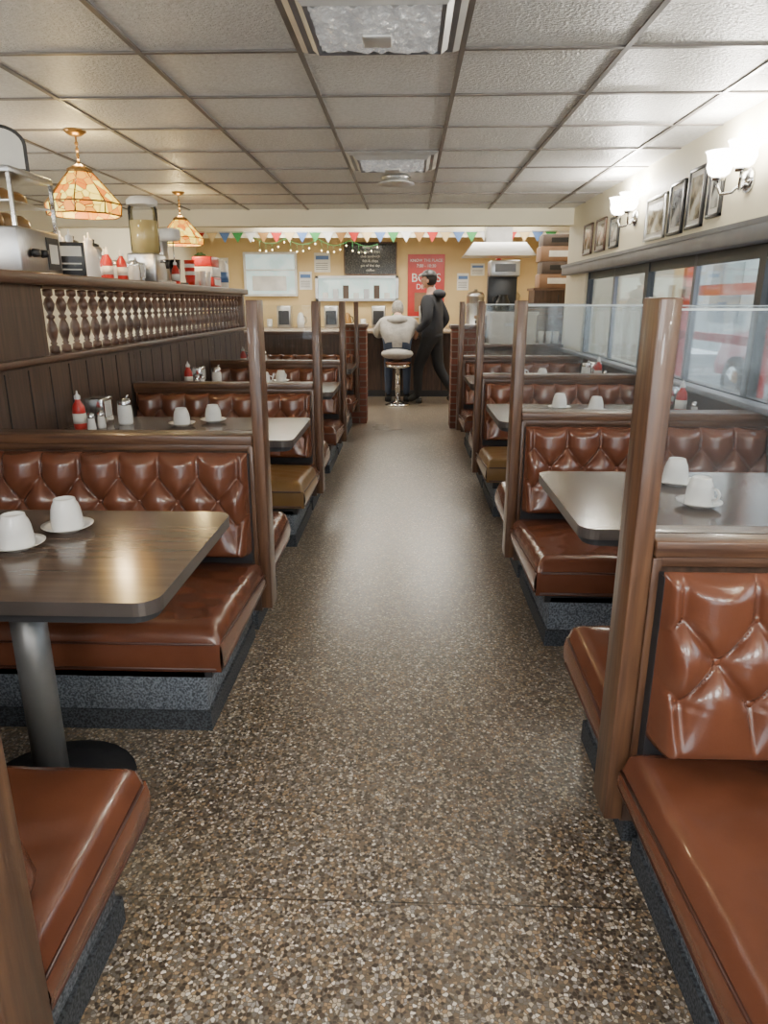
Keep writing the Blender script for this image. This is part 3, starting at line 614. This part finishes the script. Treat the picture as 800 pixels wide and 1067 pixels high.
for k,h in enumerate((.17,.15,.18,.14)):
    b=B(); b.box(-.22,.22,-.17,.17,0,h-.003,m_cardD if k%2 else m_card,.004); b.box(-.222,.222,-.03,.03,h-.003,h,m_paper); b.box(-.12,.12,-.172,-.17,h*.3,h*.7,m_paper if k%2==0 else m_black); b.fin('cardboard_box',(1.88+.02*(k%2),9.5,z)); z+=h
# ---------------------------------------------------------------- people
def skin_mesh(nodes,edges,root,order):
    names=list(nodes); me=D.meshes.new('sk'); me.from_pydata([nodes[k][0] for k in names],[(names.index(a),names.index(c)) for a,c in edges],[])
    o=D.objects.new('sk',me); C.scene.collection.objects.link(o)
    C.view_layer.objects.active=o
    o.modifiers.new('s','SKIN'); 
    sv=me.skin_vertices[0].data
    for i,k in enumerate(names):
        r=nodes[k][1]; sv[i].radius=(r,r) if not hasattr(r,'__len__') else r; sv[i].use_root=(k==root)
    sm=o.modifiers.new('u','SUBSURF'); sm.levels=2
    dg=C.evaluated_depsgraph_get(); dg.update(); ev=o.evaluated_get(dg); out=D.meshes.new_from_object(ev)
    segs=[(Vector(nodes[a][0]),Vector(nodes[c][0]),nodes[c][2]) for a,c in edges]
    out.materials.clear()
    def near(p):
        best=None
        for a,c,t in segs:
            d=c-a; q=max(0,min(1,(p-a).dot(d)/max(d.length_squared,1e-9))); dd=(p-(a+d*q)).length
            if best is None or dd<best[0]: best=(dd,t)
        return best[1]
    tags=[near(p.center) for p in out.polygons]
    for p,t in zip(out.polygons,tags): p.material_index=t; p.use_smooth=True
    D.objects.remove(o); return out
def hand(b,w,d,n,side,mat):
    w=Vector(w); d=Vector(d).normalized(); n=Vector(n).normalized(); t=Vector(side).normalized()
    mt=Matrix((t,d,n)).transposed().to_4x4()
    tm=bmesh.new(); bmesh.ops.create_uvsphere(tm,u_segments=12,v_segments=8,radius=1)
    b.add(tm,mat,True,Matrix.Translation(w+d*.045)@mt@Matrix.Diagonal((.042,.055,.017,1)))
    for k,L in enumerate((.072,.08,.074,.058)):
        p=w+d*.085+t*(.030-.020*k); c=[p-d*.02,p,p+d*L*.4+n*L*.12,p+d*L*.68+n*L*.38,p+d*L*.78+n*L*.68]
        b.tube(c,[.0095,.009,.0085,.008,.006],mat,8)
    p=w+d*.025+t*.03; b.tube([p-t*.01,p+t*.02+d*.02,p+t*.034+d*.045+n*.01,p+t*.034+d*.068+n*.02],[.012,.0115,.010,.007],mat,8)
def head(b,c,mat,hair,mw,cap=None):
    def f(v):
        z=v.co.z
        if z<0: v.co.x*=1+.28*z; v.co.y*=1+.12*z
        if v.co.y<0: v.co.y*=1.08
    cc=Vector(c)
    T=Matrix.Translation(cc)@mw.to_3x3().to_4x4()
    def S(p,r,m,n=12,fn=None):
        t=bmesh.new(); bmesh.ops.create_uvsphere(t,u_segments=n,v_segments=n*2//3,radius=1)
        if fn: [fn(v) for v in t.verts]
        b.add(t,m,True,T@Matrix.Translation(p)@Matrix.Diagonal((*r,1)))
    S((0,0,0),(.075,.095,.118),mat,20,f)
    S((0,.098,-.012),(.012,.018,.02),mat); S((0,.09,.008),(.009,.012,.025),mat)
    for s in (-1,1):
        S((s*.076,-.005,-.01),(.008,.018,.028),mat); S((s*.03,.082,.012),(.012,.008,.008),m_china); S((s*.03,.089,.012),(.005,.003,.005),m_black); S((s*.03,.085,.03),(.016,.006,.004),hair)
    S((0,.086,-.05),(.022,.008,.007),m_lips); S((0,.07,-.09),(.03,.02,.018),mat)
    def hf(v):
        if v.co.y>.25 and v.co.z<.35: v.co.y=.25
    S((0,-.014,.022),(.083,.098,.112),hair,20,hf)
    if cap:
        def cf(v):
            if v.co.z<0: v.co.z=0
        S((0,-.004,.045),(.090,.108,.09),cap,20,cf); S((0,.12,.05),(.065,.06,.008),cap)
def person(name,nodes,edges,mats,hands,hd,mw,extra=None):
    me=skin_mesh(nodes,edges,'pelvis',None)
    b=B()
    for m in mats: b.mi(m)
    b.bm.from_mesh(me); D.meshes.remove(me)
    for h in hands: hand(b,*h)
    head(b,hd[0],hd[1],hd[2],hd[3],hd[4])
    if extra: extra(b)
    o=b.fin(name); o.matrix_world=mw; return o
E=[('pelvis','spine'),('spine','chest'),('chest','nb'),('nb','neck'),('neck','hd')]
for s in 'LR': E+=[('chest','sh'+s),('sh'+s,'el'+s),('el'+s,'wr'+s),('pelvis','hip'+s),('hip'+s,'kn'+s),('kn'+s,'an'+s),('an'+s,'to'+s)]
N={'pelvis':((0,0,.96),.145,0),'spine':((0,.01,1.12),.15,0),'chest':((0,.01,1.29),.165,0),'nb':((0,.02,1.44),.09,0),'neck':((0,.035,1.50),.06,3),'hd':((0,.05,1.57),.05,3),
 'shL':((-.18,.01,1.38),.09,0),'elL':((-.27,-.04,1.12),.066,0),'wrL':((-.21,.14,.98),.042,0),
 'shR':((.18,.03,1.38),.09,0),'elR':((.27,-.10,1.13),.066,0),'wrR':((.23,.05,.95),.042,0),
 'hipL':((-.09,.01,.88),.11,1),'knL':((-.10,.17,.50),.078,1),'anL':((-.10,.17,.10),.058,1),'toL':((-.10,.31,.045),.042,2),
 'hipR':((.09,0,.88),.11,1),'knR':((.10,-.06,.48),.078,1),'anR':((.10,-.30,.13),.058,1),'toR':((.10,-.20,.042),.042,2)}
def ex1(b):
    b.sph((0,-.08,1.46),(.12,.09,.065),m_hood,16)
    b.sph((0,.01,.92),(.18,.145,.07),m_hood,16)
    for s,y in ((-.10,.17),(.10,-.30)): b.box(s-.045,s+.045,y-.06,y+.02,0 if s<0 else .02,.07 if s<0 else .09,m_shoe,.02)
person('walking_man',N,E,[m_hood,m_trs,m_shoe,m_skin],
 [((-.21,.14,.98),(.3,.5,-.8),(.8,.2,.4),(.2,.8,.4),m_skin),((.23,.05,.95),(-.05,.3,-.95),(-1,0,0),(0,1,.2),m_skin)],
 ((0,.07,1.64),m_skin,m_hairD,Matrix.Rotation(.15,4,'Z'),m_black),Matrix.Translation((.34,9.80,0))@Matrix.Rotation(math.radians(66),4,'Z'),ex1)
N2={'pelvis':((0,0,.735),.165,0),'spine':((0,.05,.87),.18,0),'chest':((0,.13,1.02),.195,0),'nb':((0,.22,1.13),.10,0),'neck':((0,.27,1.18),.06,3),'hd':((0,.31,1.22),.05,3)}
for s,k in (('L',-1),('R',1)):
    N2.update({'sh'+s:((k*.20,.15,1.06),.105,0),'el'+s:((k*.28,.38,.93),.082,0),'wr'+s:((k*.13,.64,1.02),.046,0),
    'hip'+s:((k*.10,.03,.71),.10,1),'kn'+s:((k*.13,.42,.64),.072,1),'an'+s:((k*.13,.36,.13),.05,1),'to'+s:((k*.14,.50,.045),.042,2)})
def ex2(b):
    b.sph((0,.10,1.12),(.15,.10,.075),m_jkt,18); b.sph((0,-.01,.69),(.22,.18,.075),m_jkt,18)
    for k in (-1,1): b.box(k*.13-.045,k*.13+.045,.30,.42,0,.08,m_shoe,.02)
person('seated_customer',N2,E,[m_jkt,m_jeans,m_shoe,m_skin2],
 [((-.13,.64,1.02),(.5,.8,-.1),(0,0,-1),(.8,-.5,0),m_skin2),((.13,.64,1.02),(-.5,.8,-.1),(0,0,-1),(-.8,-.5,0),m_skin2)],
 ((0,.33,1.25),m_skin2,m_hair,Matrix.Rotation(-.35,4,'X'),None),Matrix.Translation((-.14,9.6,0)),ex2)
# ---------------------------------------------------------------- outside
b=B(); b.box(XR+.1,16,-8,20,-.12,-.02,m_asph); b.fin('ground_pavement')
b=B(); b.box(9,9.4,-8,24,-.02,2.9,m_fac)
for k in range(10): b.box(8.98,9.0,-7+k*3,-5+k*3,.8,2.4,m_facw)
b.fin('street_facade_building')
b=B()
for y in (2.6,4.4,5.1,6.2,8.0,9.8): b.box(3.0,3.1,y,y+.12,-.02,2.5,m_redp)
b.box(3.0,3.1,2.0,10.5,2.3,2.5,m_redp); b.box(3.0,3.05,2.0,10.5,.98,1.06,m_redp); b.box(3.0,3.05,2.0,10.5,1.42,1.52,m_redp)
b.fin('red_patio_railing')
b=B()
prof=[(-2.1,.35),(-2.15,.75),(-1.9,.9),(-1.25,.98),(-.7,1.42),(.55,1.46),(1.25,1.05),(2.0,.95),(2.15,.6),(2.1,.35)]
def loft(pr,xs,mat):
    t=bmesh.new(); rings=[[t.verts.new((x,y,.35+(z-.35)*k)) for y,z in pr] for x,k in xs]
    for a,c in zip(rings,rings[1:]):
        for i in range(len(pr)): t.faces.new((a[i],a[(i+1)%len(pr)],c[(i+1)%len(pr)],c[i]))
    t.faces.new(rings[0]); t.faces.new(rings[-1][::-1]); b.add(t,mat)
loft(prof,((-.82,.62),(-.8,.88),(-.6,1),(.6,1),(.8,.88),(.82,.62)),m_carred)
loft([(-1.1,.98),(-.68,1.34),(.5,1.36),(1.05,1.02)],((-.81,.93),(-.62,1.03),(.62,1.03),(.81,.93)),m_facw)
for y in (-1.35,1.35):
    for x in (-.8,.8): b.cyl((x-.1,y,.31),(x+.1,y,.31),.33,.33,m_tyre,24); b.cyl((x-.11,y,.31),(x+.11,y,.31),.19,.19,m_chrome,16)
b.fin('parked_car',(5.4,8.6,0))
# ---------------------------------------------------------------- world, camera
w=D.worlds.new('sky'); C.scene.world=w; w.use_nodes=True; bg=w.node_tree.nodes['Background']; bg.inputs[0].default_value=(.80,.91,1,1); bg.inputs[1].default_value=4.8
cam=D.cameras.new('camera'); co=D.objects.new('camera',cam); C.scene.collection.objects.link(co); C.scene.camera=co
cam.sensor_fit='VERTICAL'; cam.sensor_height=24; cam.lens=24*724/1067; cam.clip_start=.02
co.location=(0,0,1.35); co.rotation_euler=(math.radians(90-16.76),0,math.radians(1.9))
